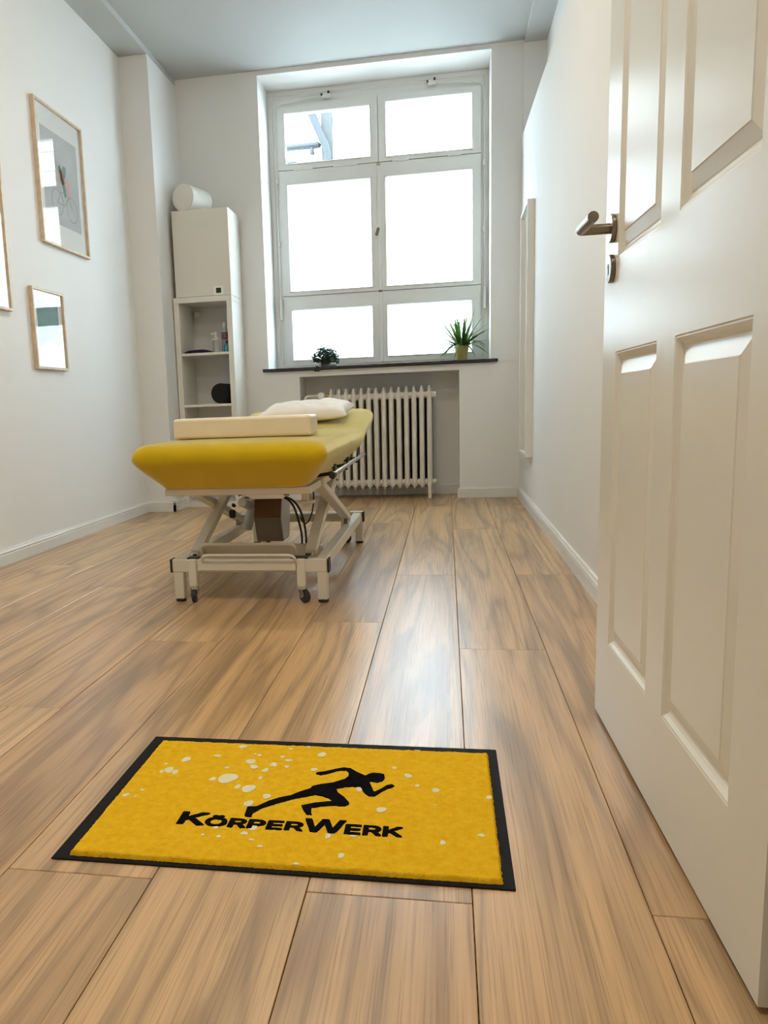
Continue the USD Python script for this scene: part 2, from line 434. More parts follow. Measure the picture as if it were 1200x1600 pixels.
for (r, c), (a, b, z0, z1) in PANE.items():
    x0, x1 = SX[c]; s0, s1 = SZ[r]
    ring = sbox(x0, s0, x1, s1).difference(sbox(a, z0, b, z1))
    depth = 0.022
    v = []
    body = prism(ring, .05, 'y', YW - .018)
    sash = win.add('sash', body, WINW)
    win.add('glazing_bead', rect_rings(a - .010, b + .010, z0 - .010, z1 + .010, [(0, -.0185), (.002, -.024), (.006, -.024), (.010, -.016), (.0102, .01)], wp), WINW, parent=sash)
    win.add('pane', box(a - .004, b + .004, YW + .004, YW + .008, z0 - .004, z1 + .004), CLEAR if r == 0 else FROST, parent=sash,
            label='clear glass' if r == 0 else 'frosted glass')
win.add('cover_strip', box(-.482, -.458, YW - .030, YW - .016, 1.00, 2.416, .004), WINW)
hb = []
for zz, x0, x1, ys in ((2.419, -1.10, -.95, 1), (2.419, -.80, -.62, 1), (2.419, -.37, -.25, 1), (2.419, .02, .12, 1)):
    win.add('hinge', box(x0, x1, YW - .024, YW - .016, zz - .006, zz + .010, .002), WINW)
for (x, z, s) in ((-.84, 2.905, -1), (-.085, 2.915, 1)):
    op = win.add('vent_opener', box(x - .03, x + .03, YW - .045, YW - .012, z - .018, z + .012, .004), TRIM, label='fanlight opener with rod')
    win.add('opener_cap', cat([box(x - .034, x - .022, YW - .048, YW - .01, z - .004, z + .010), box(x + .014, x + .028, YW - .048, YW - .01, z + .006, z + .024)]), BLACKP, parent=op)
    xe = -1.222 if s < 0 else 0.278
    path = fillet([(x + s * .03, YW - .030, z - .004), (xe, YW - .030, z - .03), (xe + s * .004, YW - .030, 1.45)], .06, 8)
    win.add('rod', tube(path, .0045, 8), WINW, parent=op, smooth=True)
    win.add('lever', box(xe + s * .004 - .010, xe + s * .004 + .010, YW - .048, YW - .014, 1.345, 1.50, .004), WINW, parent=op)
    win.add('rod_guide', cat([box(xe - .010, xe + .010, YW - .04, YW - .012, zz - .02, zz + .02, .003) for zz in (2.35, 1.9)]), WINW, parent=op)
DKST = mat('dark_bronze', (0.10, 0.085, 0.065), 0.35, 0.7)
hd = win.add('window_handle', cat([box(-.484, -.466, YW - .038, YW - .028, 1.91, 1.99, .004)]), TRIM)
win.add('lever', bar((-.476, YW - .062, 1.955), (-.492, YW - .062, 1.905), .022, .014, (0, 1, 0)), DKST, parent=hd)
win.add('spindle', cyl((-.476, YW - .035, 1.955), (-.476, YW - .065, 1.955), .007), STEEL, parent=hd)
for zz in (1.517, 2.405):
    win.add('striker', box(-.484, -.458, YW - .036, YW - .028, zz - .008, zz + .006, .002), STEEL)

sill = single('window_sill', box(-1.3163, 0.3568, YB - .034, YW, .950, .9705, .003), SLATE, 'thin black stone window sill above the radiator niche', 'window sill')

# outside, seen through the clear upper panes
add('courtyard_ground', box(-9, 7, YO, 14, -1.1, -1.0), mat('courtyard_paving', (0.16, 0.16, 0.155), 0.9, var=0.1, scale=3), kind='structure')
hs = Thing('neighbouring_house', 'pale house across the yard seen through the clear upper panes', 'house', (-1.1, 9.0, -1.0))
HW = mat('pale_render', (0.80, 0.79, 0.77), 0.8, var=0.02, scale=1)
HG = mat('grey_zinc', (0.028, 0.035, 0.040), 0.6, var=0.1, scale=3)
HGL = mat('pale_grey_render', (0.055, 0.056, 0.058), 0.8, var=0.05, scale=2)
hs.add('wall', box(-1.128, 1.05, 9.02, 9.3, -1, 4.3), HW)
for i in range(7):
    z = 2.75 + i * .20
    hs.add('siding_board', hull([(-1.10, 9.02, z), (1.05, 9.02, z), (-1.10, 9.02, z + .195), (1.05, 9.02, z + .195), (-1.10, 8.985, z), (1.05, 8.985, z), (-1.10, 9.005, z + .195), (1.05, 9.005, z + .195)]), HW)
hs.add('corner_post', box(-1.235, -1.128, 8.96, 9.30, -1, 4.3), HGL)
hs.add('downpipe', tube(fillet([(-1.47, 8.92, 3.98), (-1.40, 8.92, 3.80), (-1.165, 8.92, 3.25), (-1.19, 8.92, 3.10), (-1.19, 8.92, -1.0)], .1, 6), .038, 12), HG, smooth=True)
hs.add('wall', box(-6, -1.235, 9.06, 9.3, -1, 3.30), HW)
hs.add('gutter', box(-6, -1.25, 8.96, 9.04, 3.32, 3.37, .02), HG)
hs.add('bracket', box(-1.36, -1.32, 8.945, 9.0, 3.25, 3.32, .01), HG)
hs.add('roof', hull([(x, y, z + d) for x in (-6, -1.24) for y, z in ((8.98, 3.355), (13.0, 8.2)) for d in (0, .04)]), mat('pale_roof', (0.55, 0.55, 0.54), 0.8))  # pitched steep to block sky light from the left
hs.add('window_pane', box(-1.66, -1.52, 9.045, 9.065, 2.9, 3.22), HG)

# ------------------------------------------------------------------ unseen ceiling lamps, added as warm fill light
def ceiling_lamp(loc, label, strength, colour):
    t = Thing('ceiling_lamp', label, 'added fill lamp', loc)
    x, y, z = loc
    t.add('base', lathe([(0, 0), (.14, 0), (.14, -.02), (0, -.02)], 32, loc), TRIM, smooth=30)
    t.add('diffuser', lathe([(0, -.075), (.08, -.072), (.14, -.055), (.165, -.03), (.165, -.021), (0, -.021)], 32, loc), emis('fill_glow_' + ('near' if y < 2 else 'far'), colour, strength), smooth=40)
ceiling_lamp((-.50, 1.00, ZC), 'added round fill lamp on the ceiling nearest the open door, above the doormat', DOOR_FILL, (1.0, 0.92, 0.80))
ceiling_lamp((-.65, 3.20, ZC), 'added round fill lamp on the ceiling above the treatment couch', COUCH_FILL, (1.0, 0.88, 0.70))

# ------------------------------------------------------------------ door
dr = Thing('door_1', kind='structure', loc=(0.3384, 0.9051, 0), rotz=1.136)
T_ = .042
stile = sbox(0, .008, .933, 2.03)
pans = [(.12, .42, .186, .772), (.52, .817, .186, .772), (.12, .42, .945, 1.86), (.52, .817, .945, 1.86)]
for a, b, c, d in pans: stile = stile.difference(sbox(a, c, b, d))
dr.add('leaf', prism(stile, T_, 'x', 0.0), DOORP)
for a, b, c, d in pans:
    prof = [(0, 0), (.002, .0012), (.004, .0012), (.009, .0065), (.013, .0095), (.0165, .0105), (.0185, .0105), (.0205, .0095), (.041, .0030), (.0425, .0015)]
    front = rect_rings(a, b, c, d, prof, lambda u, v, w: (w, u, v), cap=True)
    front.invert()
    backp = rect_rings(a, b, c, d, [(0, T_), (.012, T_ - .01), (.04, T_ - .002)], lambda u, v, w: (w, u, v), cap=True)
    dr.add('panel', cat([front, backp]), DOORP)
yh, zh = .855, 1.0065
hnd = dr.add('door_handle', cat([cyl((0, yh, zh), (-.009, yh, zh), .0265, 40, .0015)]), STEEL, smooth=30, label='satin steel lever handle on a round rose')
dr.add('lever', cat([tube(fillet([(-.008, yh, zh), (-.062, yh, zh), (-.062, yh - .125, zh)], .004, 5), .0098, 18)]), STEEL, parent=hnd, smooth=40)
ky = dr.add('keyhole_rose', cyl((0, yh + .004, .932), (-.009, yh + .004, .932), .0265, 40, .0015), STEEL, smooth=30)
dr.add('keyhole', cat([cyl((-.0091, yh + .004, .936), (-.0095, yh + .004, .936), .005, 12), box(-.0095, -.0091, yh + .0015, yh + .0065, .921, .936)]), BLACKP, parent=ky)
# the door's post and the stub of wall it hangs on, just right of the picture
add('trim_5', box(.362, XR + .01, .70, .885, 0, 2.05, .004), TRIM, kind='structure', label='white door post on the right edge')

# ------------------------------------------------------------------ doormat
mt = Thing('doormat', 'yellow doormat with black rubber edge, running figure and lettering', 'doormat', (-.262, 1.355, 0))
MX0, MX1, MY0, MY1 = -.6176, .0934, 1.1112, 1.5990
mt.add('rubber_base', box(MX0, MX1, MY0, MY1, 0.0002, .0028, .001), RUBBER)
PX0, PX1, PY0, PY1 = -.591, .0765, 1.1215, 1.5665

def carpet(x0, x1, y0, y1, nx, ny, z0=.0025, h=.0075):
    """The pile block: noisy cut edge, rounded shoulders, uneven top."""
    us, vs = np.linspace(0, 1, nx), np.linspace(0, 1, ny)
    U, Vv = np.meshgrid(us, vs, indexing='ij')
    X, Y = x0 + U * (x1 - x0), y0 + Vv * (y1 - y0)
    e = np.minimum.reduce([X - x0, x1 - X, Y - y0, y1 - Y])
    P = np.stack([X * 330, Y * 330, 0 * X], -1)
    P2 = np.stack([X * 55, Y * 55, 0 * X + 3], -1)
    Z = z0 + h * np.clip(e / .004, 0, 1) ** .45 + (.0011 * (meshkit.noise(P, 1) - .5) + .0010 * (meshkit.noise(P2, 5) - .5)) * (e > 1e-6)
    wob = .0022 * (meshkit.noise(np.stack([X * 300, Y * 300, 0 * X + 9], -1), 4) - .5) * (e < .004)
    X = X + wob * ((U < .02) | (U > .98)); Y = Y + wob * ((Vv < .02) | (Vv > .98))
    # round the corners
    idx = np.arange(nx * ny).reshape(nx, ny)
    q = np.stack([idx[:-1, :-1], idx[1:, :-1], idx[1:, 1:], idx[:-1, 1:]], -1).reshape(-1, 4)
    return trimesh.Trimesh(np.stack([X, Y, Z], -1).reshape(-1, 3), np.vstack([q[:, [0, 1, 2]], q[:, [0, 2, 3]]]), process=False)

mt.add('pile', carpet(PX0, PX1, PY0, PY1, 330, 230), PILE_Y, smooth=True)
PT = .0025 + .0075 - .0006

def print_shape(poly, h):
    poly = poly.buffer(0)
    parts = [g for g in getattr(poly, 'geoms', [poly]) if g.area > 1e-7]
    return cat([prism(shapely.segmentize(g, .004), h, 'z', PT) for g in parts])

RUN = [(-0.34, 1.265), (-0.342, 1.296), (-0.326, 1.299), (-0.31, 1.321), (-0.293, 1.336), (-0.275, 1.346), (-0.263, 1.36), (-0.245, 1.376), (-0.242, 1.386), (-0.23, 1.394), (-0.207, 1.404), (-0.187, 1.421), (-0.182, 1.433), (-0.183, 1.448), (-0.189, 1.456), (-0.203, 1.453), (-0.221, 1.44), (-0.234, 1.432), (-0.244, 1.436), (-0.243, 1.443), (-0.228, 1.449), (-0.209, 1.462), (-0.195, 1.469), (-0.182, 1.467), (-0.168, 1.452), (-0.151, 1.438), (-0.146, 1.446), (-0.138, 1.452), (-0.125, 1.451), (-0.117, 1.448), (-0.115, 1.432), (-0.118, 1.419), (-0.127, 1.413), (-0.138, 1.415), (-0.142, 1.414), (-0.136, 1.395), (-0.13, 1.374), (-0.118, 1.389), (-0.109, 1.404), (-0.1, 1.408), (-0.095, 1.402), (-0.099, 1.395), (-0.106, 1.39), (-0.119, 1.372), (-0.128, 1.358), (-0.138, 1.358), (-0.146, 1.368), (-0.155, 1.39), (-0.169, 1.391), (-0.185, 1.387), (-0.198, 1.379), (-0.193, 1.365), (-0.181, 1.351), (-0.17, 1.332), (-0.168, 1.323), (-0.174, 1.316), (-0.195, 1.315), (-0.217, 1.311), (-0.231, 1.304), (-0.229, 1.287), (-0.226, 1.279), (-0.235, 1.279), (-0.243, 1.293), (-0.25, 1.311), (-0.241, 1.316), (-0.229, 1.323), (-0.211, 1.329), (-0.198, 1.333), (-0.205, 1.34), (-0.218, 1.349), (-0.231, 1.353), (-0.246, 1.345), (-0.268, 1.332), (-0.289, 1.317), (-0.309, 1.3), (-0.318, 1.289), (-0.327, 1.276), (-0.328, 1.267), (-0.326, 1.262), (-0.337, 1.261)]
runner = Polygon(RUN).buffer(.0022).buffer(-.0022).buffer(-.001).buffer(.001)
mt.add('running_figure', print_shape(runner, .0016), PILE_K, label='black silhouette of a sprinting figure')
SPL = [(-0.509, 1.474, 0.008, 0.013), (-0.528, 1.425, 0.008, 0.014), (-0.513, 1.417, 0.006, 0.01), (-0.54, 1.416, 0.004, 0.006), (-0.543, 1.451, 0.003, 0.004), (-0.572, 1.316, 0.006, 0.007), (-0.549, 1.338, 0.004, 0.004), (-0.553, 1.312, 0.002, 0.004), (-0.451, 1.497, 0.007, 0.006), (-0.432, 1.395, 0.006, 0.008), (-0.418, 1.446, 0.005, 0.005), (-0.405, 1.401, 0.018, 0.02), (-0.378, 1.369, 0.006, 0.008), (-0.356, 1.364, 0.012, 0.015), (-0.411, 1.546, 0.008, 0.008), (-0.379, 1.478, 0.011, 0.01), (-0.367, 1.455, 0.008, 0.009), (-0.342, 1.442, 0.006, 0.009), (-0.344, 1.408, 0.004, 0.006), (-0.331, 1.468, 0.007, 0.009), (-0.368, 1.509, 0.004, 0.005), (-0.378, 1.512, 0.003, 0.003), (-0.321, 1.506, 0.005, 0.006), (-0.306, 1.491, 0.007, 0.006), (-0.304, 1.462, 0.005, 0.006), (-0.346, 1.479, 0.002, 0.003), (-0.311, 1.544, 0.004, 0.004), (-0.317, 1.338, 0.008, 0.009), (-0.343, 1.308, 0.009, 0.01), (-0.316, 1.226, 0.008, 0.008), (-0.378, 1.22, 0.005, 0.004), (-0.326, 1.207, 0.006, 0.006), (-0.365, 1.192, 0.004, 0.004), (-0.31, 1.189, 0.005, 0.003), (-0.292, 1.171, 0.004, 0.004), (-0.392, 1.195, 0.003, 0.003), (-0.226, 1.125, 0.006, 0.006), (-0.245, 1.523, 0.009, 0.01), (-0.25, 1.454, 0.006, 0.007), (-0.1, 1.477, 0.005, 0.005), (-0.073, 1.446, 0.007, 0.009), (-0.055, 1.407, 0.004, 0.005), (-0.022, 1.393, 0.007, 0.008), (0.07, 1.376, 0.006, 0.007), (-0.112, 1.311, 0.009, 0.009), (-0.157, 1.382, 0.006, 0.009), (-0.19, 1.214, 0.005, 0.008), (-0.15, 1.219, 0.006, 0.003), (-0.162, 1.159, 0.005, 0.007), (-0.009, 1.215, 0.005, 0.006), (0.051, 1.245, 0.005, 0.005), (-0.06, 1.566, 0.006, 0.005), (-0.092, 1.508, 0.002, 0.002), (-0.022, 1.337, 0.002, 0.002), (-0.277, 1.558, 0.004, 0.004)]
spl = []
for x, y, rx, ry in SPL:
    a = np.linspace(0, 2 * np.pi, 18, endpoint=False)
    k = 1 + .10 * np.sin(a * 2 + x * 900) + .07 * np.sin(a * 3 + y * 700)
    spl.append(Polygon(np.stack([x + rx * k * np.cos(a), y + ry * k * np.sin(a)], 1)))
body = sbox(PX0 + .004, PY0 + .004, PX1 - .003, PY1 - .003)
spl = shapely.union_all(spl).intersection(body).difference(runner)
for g in spl.geoms:
    mt.add('paint_splash', print_shape(g, .0014), PILE_W)

def word(txt, x0, x1, y0, cap):
    m = meshkit.text_mesh(txt, cap, .0018, bold=True)
    fat = shapely.union_all([Polygon(m.vertices[t][:, :2]) for t in m.faces if abs(m.vertices[t][:, 2]).max() < 1e-6]).buffer(.0009, join_style=2)
    m = cat([trimesh.creation.extrude_polygon(g, .0018, engine='earcut') for g in getattr(fat, 'geoms', [fat])])
    lo, hi = m.bounds
    base = meshkit.text_mesh('H', cap, .0018, bold=True).bounds
    v = m.vertices.copy()
    v[:, 0] = x0 + (v[:, 0] - lo[0]) * (x1 - x0) / (hi[0] - lo[0])
    v[:, 1] = y0 + (v[:, 1] - base[0][1]) * cap / (base[1][1] - base[0][1])
    v[:, 2] += PT
    return trimesh.Trimesh(v, m.faces, process=False)

mt.add('lettering', cat([word('K', -.448, -.400, 1.2245, .0415), word('ÖRPER', -.401, -.2335, 1.2245, .028), word('W', -.2345, -.166, 1.2245, .0415), word('ERK', -.166, -.0725, 1.2245, .030)]), PILE_K, label='black small-capitals lettering')

# ------------------------------------------------------------------ treatment couch
CCX = -.705
tb = Thing('treatment_couch', 'yellow covered treatment couch on a cream scissor-lift base', 'treatment couch', (CCX, 3.5, 0))
HX, CY0, CY1, YHINGE = .333, 2.605, 4.40, 3.72

def mattress():
    prof = [(.30, .5895), (.22, .5893), (.13, .5885), (.075, .5865), (.045, .5830), (.028, .5780), (.013, .5680), (.003, .5530), (0, .5380), (.003, .524), (.012, .510), (.030, .489), (.052, .465), (.070, .446), (.080, .434), (.088, .428), (.12, .427)]
    V, per = [], 2 * (44 + 120) 
    def loop(ins):
        hx, y0, y1 = HX - ins, CY0 + ins, CY1 - ins
        r = min(.036, hx * .8)
        pts = []
        def edge(a, b, n):
            for t in np.linspace(0, 1, n, endpoint=False): pts.append((a[0] + (b[0] - a[0]) * t, a[1] + (b[1] - a[1]) * t))
        def arc(cx, cy, a0, n=10):
            for t in np.linspace(0, 1, n, endpoint=False):
                a = a0 + t * np.pi / 2; pts.append((cx + r * np.cos(a), cy + r * np.sin(a)))
        edge((-hx + r, y0), (hx - r, y0), 30); arc(hx - r, y0 + r, -np.pi / 2)
        edge((hx, y0 + r), (hx, y1 - r), 90); arc(hx - r, y1 - r, 0)
        edge((hx - r, y1), (-hx + r, y1), 30); arc(-hx + r, y1 - r, np.pi / 2)
        edge((-hx, y1 - r), (-hx, y0 + r), 90); arc(-hx + r, y0 + r, np.pi)
        return np.array(pts)
    for ins, z in prof:
        L = loop(ins)
        V.append(np.c_[L[:, 0] + CCX, L[:, 1], np.full(len(L), z)])
    n = len(V[0]); V = np.vstack(V); Fc = []
    for i in range(len(prof) - 1):
        a = i * n + np.arange(n); b = i * n + (np.arange(n) + 1) % n
        Fc += [np.stack([a, a + n, b + n], 1), np.stack([a, b + n, b], 1)]
    # the innermost top ring is a thin long loop: close it across (first half against second half)
    def close(start, flip):
        out = []
        left = [start + (i % n) for i in range(n)]
        c = len(V2)
        return c
    Fc = np.vstack(Fc)
    V2 = V.copy()
    # caps: strip along y between matching points of the two long sides
    def cap_strip(k):
        ring = V[k * n:(k + 1) * n]
        right_ = [i for i in range(n) if ring[i, 0] > CCX]; left_ = [i for i in range(n) if ring[i, 0] <= CCX]
        right_.sort(key=lambda i: (ring[i, 1], ring[i, 0])); left_.sort(key=lambda i: (ring[i, 1], -ring[i, 0]))
        i = j = 0; out = []
        while i < len(right_) - 1 or j < len(left_) - 1:
            if j >= len(left_) - 1 or (i < len(right_) - 1 and ring[right_[i + 1], 1] <= ring[left_[j + 1], 1]):
                out.append((k * n + right_[i], k * n + right_[i + 1], k * n + left_[j])); i += 1
            else:
                out.append((k * n + right_[i], k * n + left_[j + 1], k * n + left_[j])); j += 1
        return np.array(out)
    top, bot = cap_strip(0), cap_strip(len(prof) - 1)[:, ::-1]
    Fc = np.vstack([Fc, top, bot])
    # tilt of the head section, folds in the cloth
    t = np.clip(V[:, 1] - YHINGE, 0, None)
    ease = np.where(t < .12, t * t / .24, t - .06)
    V[:, 2] += ease * .150
    low = np.clip((.60 - V[:, 2]) / .1, 0, 1)
    P = V * np.array([9, 9, 9.0])
    nrm = V - np.array([CCX, 3.5, .5]); nrm[:, 1] *= .15
    nrm /= np.linalg.norm(nrm, axis=1, keepdims=True)
    amp = .004 + .007 * np.exp(-((V[:, 1] - 3.78) / .16) ** 2)
    side = np.clip((np.abs(V[:, 0] - CCX) - .2) / .1, 0, 1)
    V += nrm * ((meshkit.noise(P, 3) - .5) * amp * side)[:, None]
    V += nrm * ((meshkit.noise(V * np.array([14, 30, 22.0]), 8) - .5) * .009 * side * np.exp(-((V[:, 1] - 3.80) / .14) ** 2))[:, None]
    return trimesh.Trimesh(V, Fc, process=False)

mm = mattress(); mm.fix_normals()
tb.add('mattress', mm, YCLOTH, smooth=50, label='yellow terry cloth cover over the padded top')
tb.add('top_frame', cat([box(CCX - .248, CCX + .262, 2.705, 3.66, .403, .428, .003), box(CCX - .20, CCX + .20, 3.70, 4.25, .44, .46, .003)]), CREAM)
BX0, BX1, BY0, BY1 = -.990, -.411, 2.850, 4.120
tb.add('base_crossbar', cat([box(BX0 + .004, BX1 - .004, BY0 - .02, BY0 + .02, .110, .158, .003)]), CREAM)
tb.add('base_crossbar', cat([box(BX0 + .004, BX1 - .004, BY1 - .02, BY1 + .02, .112, .160, .003)]), CREAM)
for x in (BX0 + .03, BX1 - .03):
    tb.add('side_rail', box(x - .020, x + .020, BY0 + .02, BY1 - .02, .112, .156, .003), CREAM)
for x, s in ((BX0, -1), (BX1, 1)):
    for y in (BY0, BY1):
        cb = tb.add('end_cap', box(x - .004, x + .004, y - .021, y + .021, .109, .159, .002), BLACKP)
for x in (-.9645, -.434):
    for y in (BY0, BY1):
        lg = tb.add('leg', box(x - .018, x + .018, y - .018, y + .018, .010, .112, .003), CREAM)
        tb.add('foot_pad', lathe([(0, 0), (.019, 0), (.019, .008), (.015, .012), (0, .012)], 16, (x, y, 0)), BLACKP, parent=lg, smooth=30)
for x, turn in ((-.907, .15), (-.508, .9)):
    for y, oy in ((BY0, -.012), (BY1, -.012)):
        yy = y + oy
        ps = tb.add('caster_post', box(x - .015, x + .015, yy - .02, yy + .02, .058, .160, .003), CREAM)
        cs = tb.add('caster', cat([cyl((x, yy, .050), (x, yy, .060), .016), ]), CHROME, smooth=30)
        d = np.array([math.sin(turn), math.cos(turn), 0]); sd = np.array([math.cos(turn), -math.sin(turn), 0])
        if y == BY0: d = d * np.array([1, -1, 1]); sd = np.cross(d, (0, 0, 1.0))
        c = np.array([x, yy, .024]) + d * .014
        tb.add('caster_wheel', cyl(c - sd * .009, c + sd * .009, .0235, 24, .004), BLACKP, parent=cs, smooth=30)
        tb.add('caster_fork', cat([bar(np.array([x, yy, .052]) + sd * k, c + sd * k, .020, .003, sd, .001) for k in (-.0125, .0125)]), DARKGREY, parent=cs)
        tb.add('axle', cyl(c - sd * .015, c + sd * .015, .004, 10), CHROME, parent=cs)
# scissor arms: outer pair leans forward at the top, inner pair leans back
for x in (-.452, -.958):
    arm = tb.add('scissor_arm', bar((x, 3.74, .185), (x, 2.93, .418), .026, .042, (1, 0, 0), .003), CREAM)
    tb.add('pivot_bolt', cyl((x - .018, 3.33, .303), (x + .018, 3.33, .303), .011, 14, .002), STEEL, parent=arm, smooth=30)
    tb.add('pivot_bracket', box(x - .010, x + .010, 3.71, 3.80, .150, .205, .004), STEEL, parent=arm)
for x in (-.488, -.922):
    arm = tb.add('scissor_arm', bar((x, 2.93, .165), (x, 3.62, .420), .026, .042, (1, 0, 0), .003), CREAM)
    tb.add('pivot_plate', box(x - .016, x + .016, 2.89, 2.97, .156, .172, .003), CHROME, parent=arm)
tb.add('cross_tube', box(-.94, -.47, 3.08, 3.12, .112, .166, .003), CREAM)
tb.add('cross_tube', box(-.95, -.46, 3.70, 3.74, .172, .206, .003), CREAM)
tb.add('cross_tube', box(-.95, -.46, 3.52, 3.56, .375, .408, .003), CREAM)
tb.add('black_cap', box(-.545, -.485, 2.835, 2.875, .158, .163, .001), BLACKP)
tb.add('black_cap', box(-.93, -.89, 2.835, 2.875, .158, .163, .001), BLACKP)
# foot control bars
tb.add('foot_bar', tube(fillet([(-.885, 2.90, .125), (-.885, 2.86, .208), (-.535, 2.86, .208), (-.535, 2.90, .125)], .022, 6), .0058, 10), CREAM, smooth=True)
tb.add('foot_bar', tube(fillet([(-.870, 2.84, .120), (-.862, 2.80, .178), (-.530, 2.80, .178), (-.515, 2.84, .120)], .022, 6), .0058, 10), CREAM, smooth=True)
tb.add('foot_plate', box(-.885, -.525, 2.815, 2.83, .118, .150, .003), CREAM)
# lifting motor: housing with a slanted upper face, actuator, spindle
MY = 3.36
hp = Polygon([(MY, .265 - .03), (MY + .035, .318), (MY + .20, .318), (MY + .22, .235), (MY + .18, .128), (MY + .045, .128)])
tb.add('motor_housing', prism(hp.intersection(sbox(0, 0, 9, .2385)), .112, 'x', -.797), MOTORB, label='olive-grey lower half of the lifting motor')
tb.add('motor_cover', prism(hp.intersection(sbox(0, .2395, 9, 1)), .112, 'x', -.797), mat('brown_upper_half', (0.20, 0.095, 0.035), 0.45), label='brown upper half of the lifting motor')  # upper half of the same box, coloured brown
tb.add('motor_side_plate', prism(hp.buffer(-.006), .003, 'x', -.6848), mat('pale_grey_plastic', (0.55, 0.56, 0.56), 0.4))
tb.add('motor_bracket', cat([box(-.84, -.66, MY - .02, MY + .10, .321, .325), box(-.84, -.66, MY - .022, MY - .018, .318, .345), tube([(-.86, MY, .336), (-.64, MY, .336)], .008, 10)]), CHROME)
tb.add('actuator', cat([cyl((-.90, 3.95, .19), (-.83, 3.30, .31), .019, 18, .003)]), TRIM, smooth=30)
tb.add('actuator_sleeve', cat([cyl((-.895, 3.62, .150), (-.842, 3.62, .31), .024, 18, .003)]), mat('pale_grey_plastic', (0.55, 0.56, 0.56), 0.4), smooth=30)
tb.add('knob', cat([cyl((-.885, 3.30, .262), (-.862, 3.30, .262), .018, 18, .004), cyl((-.875, 3.32, .29), (-.868, 3.32, .30), .009, 12, .002)]), BLACKP, smooth=30)
for i, pts in enumerate([[(-.675, 3.38, .318), (-.62, 3.36, .30), (-.585, 3.33, .245), (-.567, 3.30, .165), (-.565, 3.28, .12)],
                         [(-.675, 3.40, .316), (-.635, 3.38, .29), (-.61, 3.36, .235), (-.59, 3.33, .165), (-.587, 3.30, .12)],
                         [(-.50, 3.1, .40), (-.502, 3.12, .335), (-.52, 3.16, .27), (-.545, 3.2, .235), (-.58, 3.26, .25)]]):
    tb.add('cable', tube(spline(pts, 24), .0045 if i < 2 else .0028, 8), CABLE, smooth=True)
for i, (z, y) in enumerate([(.092, 2.95), (.088, 2.99), (.080, 3.05)]):
    tb.add('cable', tube(spline([(-.83 + i * .02, y, .118), (-.76, y, z + .006), (-.66, y, z), (-.56, y, z + .006), (-.50, y, .118)], 24), .0035, 8), CABLE, smooth=True)
# chrome hand rail on the right with black clamps, small foot of the leg rest
tb.add('hand_rail', tube([(-.372, 2.74, .462), (-.372, 3.80, .466)], .0085, 14), CHROME, smooth=30)
tb.add('rail_end', cyl((-.372, 2.715, .462), (-.372, 2.75, .462), .012, 14, .002), BLACKP, smooth=30)
for y in (2.80, 3.18, 3.56):
    tb.add('rail_clamp', cat([bar((-.372, y, .464), (-.44, y + .03, .452), .018, .012, (0, 0, 1), .002), bar((-.378, y - .02, .448), (-.378, y + .05, .486), .012, .010, (1, 0, 0), .002)]), BLACKP)
tb.add('side_bracket', cat([box(CCX + .205, CCX + .227, 2.84, 2.86, .362, .420, .003), box(CCX + .195, CCX + .25, 2.82, 2.88, .356, .364, .002)]), CREAM)

# bolster and pillow lying on the couch
bz = .5895
bo = Thing('bolster', 'cream rectangular foam bolster lying across the near end of the couch', 'bolster', (-.705, 2.92, bz))
def rbox(x0, x1, y0, y1, z0, z1, r, seg=3):
    """Rounded box by the hull of spheres."""
    s = trimesh.creation.icosphere(seg, r).vertices
    return hull(np.vstack([s + c for c in [(x, y, z) for x in (x0 + r, x1 - r) for y in (y0 + r, y1 - r) for z in (z0 + r, z1 - r)]]))
bo.add('cushion', rbox(-.957, -.458, 2.845, 3.00, bz + .001, bz + .073, .012), BOLST, smooth=40)
bo.add('piping', tube([(x, y, bz + .006) for x, y in ((-.948, 2.850), (-.467, 2.850), (-.463, 2.855), (-.463, 2.99), (-.467, 2.995), (-.948, 2.995), (-.952, 2.99), (-.952, 2.855))], .003, 8, closed=True), BOLST, smooth=True)

def pillow(cx, cy, hx, hy, t, nx=44):
    u = np.linspace(-1, 1, nx); U, Vv = np.meshgrid(u, u, indexing='ij')
    parts = []
    X = U * hx * (1 - .09 * (1 - Vv ** 2) * np.abs(U)); Y = Vv * hy * (1 - .09 * (1 - U ** 2) * np.abs(Vv))
    H = np.maximum((1 - U ** 4) * (1 - Vv ** 4), 0) ** .42
    n_ = meshkit.noise(np.stack([X * 11, Y * 16, 0 * X], -1), 2) - .5
    n2 = meshkit.noise(np.stack([X * 30 + Y * 12, Y * 10, 0 * X + 4], -1), 6) - .5
    Zt = H * t * (1 + .28 * n_) + .010 * n2 * H
    Zb = -H * t * .5
    idx = np.arange(nx * nx).reshape(nx, nx)
    q = np.stack([idx[:-1, :-1], idx[1:, :-1], idx[1:, 1:], idx[:-1, 1:]], -1).reshape(-1, 4)
    tri = np.vstack([q[:, [0, 1, 2]], q[:, [0, 2, 3]]])
    V = np.vstack([np.stack([X, Y, Zt], -1).reshape(-1, 3), np.stack([X, Y, Zb], -1).reshape(-1, 3)])
    m = trimesh.Trimesh(V, np.vstack([tri, tri[:, ::-1] + nx * nx]), process=False)
    m.merge_vertices()
    return m, None

pl, _ = pillow(0, 0, .222, .185, .056)
pl.apply_transform(trimesh.transformations.rotation_matrix(.115, [1, 0, 0]))
pl.apply_transform(trimesh.transformations.rotation_matrix(-.03, [0, 1, 0]))
pl.apply_translation((-.670, 4.03, .6585))
single('pillow', pl, PILLO, 'soft white pillow on the raised head end of the couch', 'pillow', smooth=60)

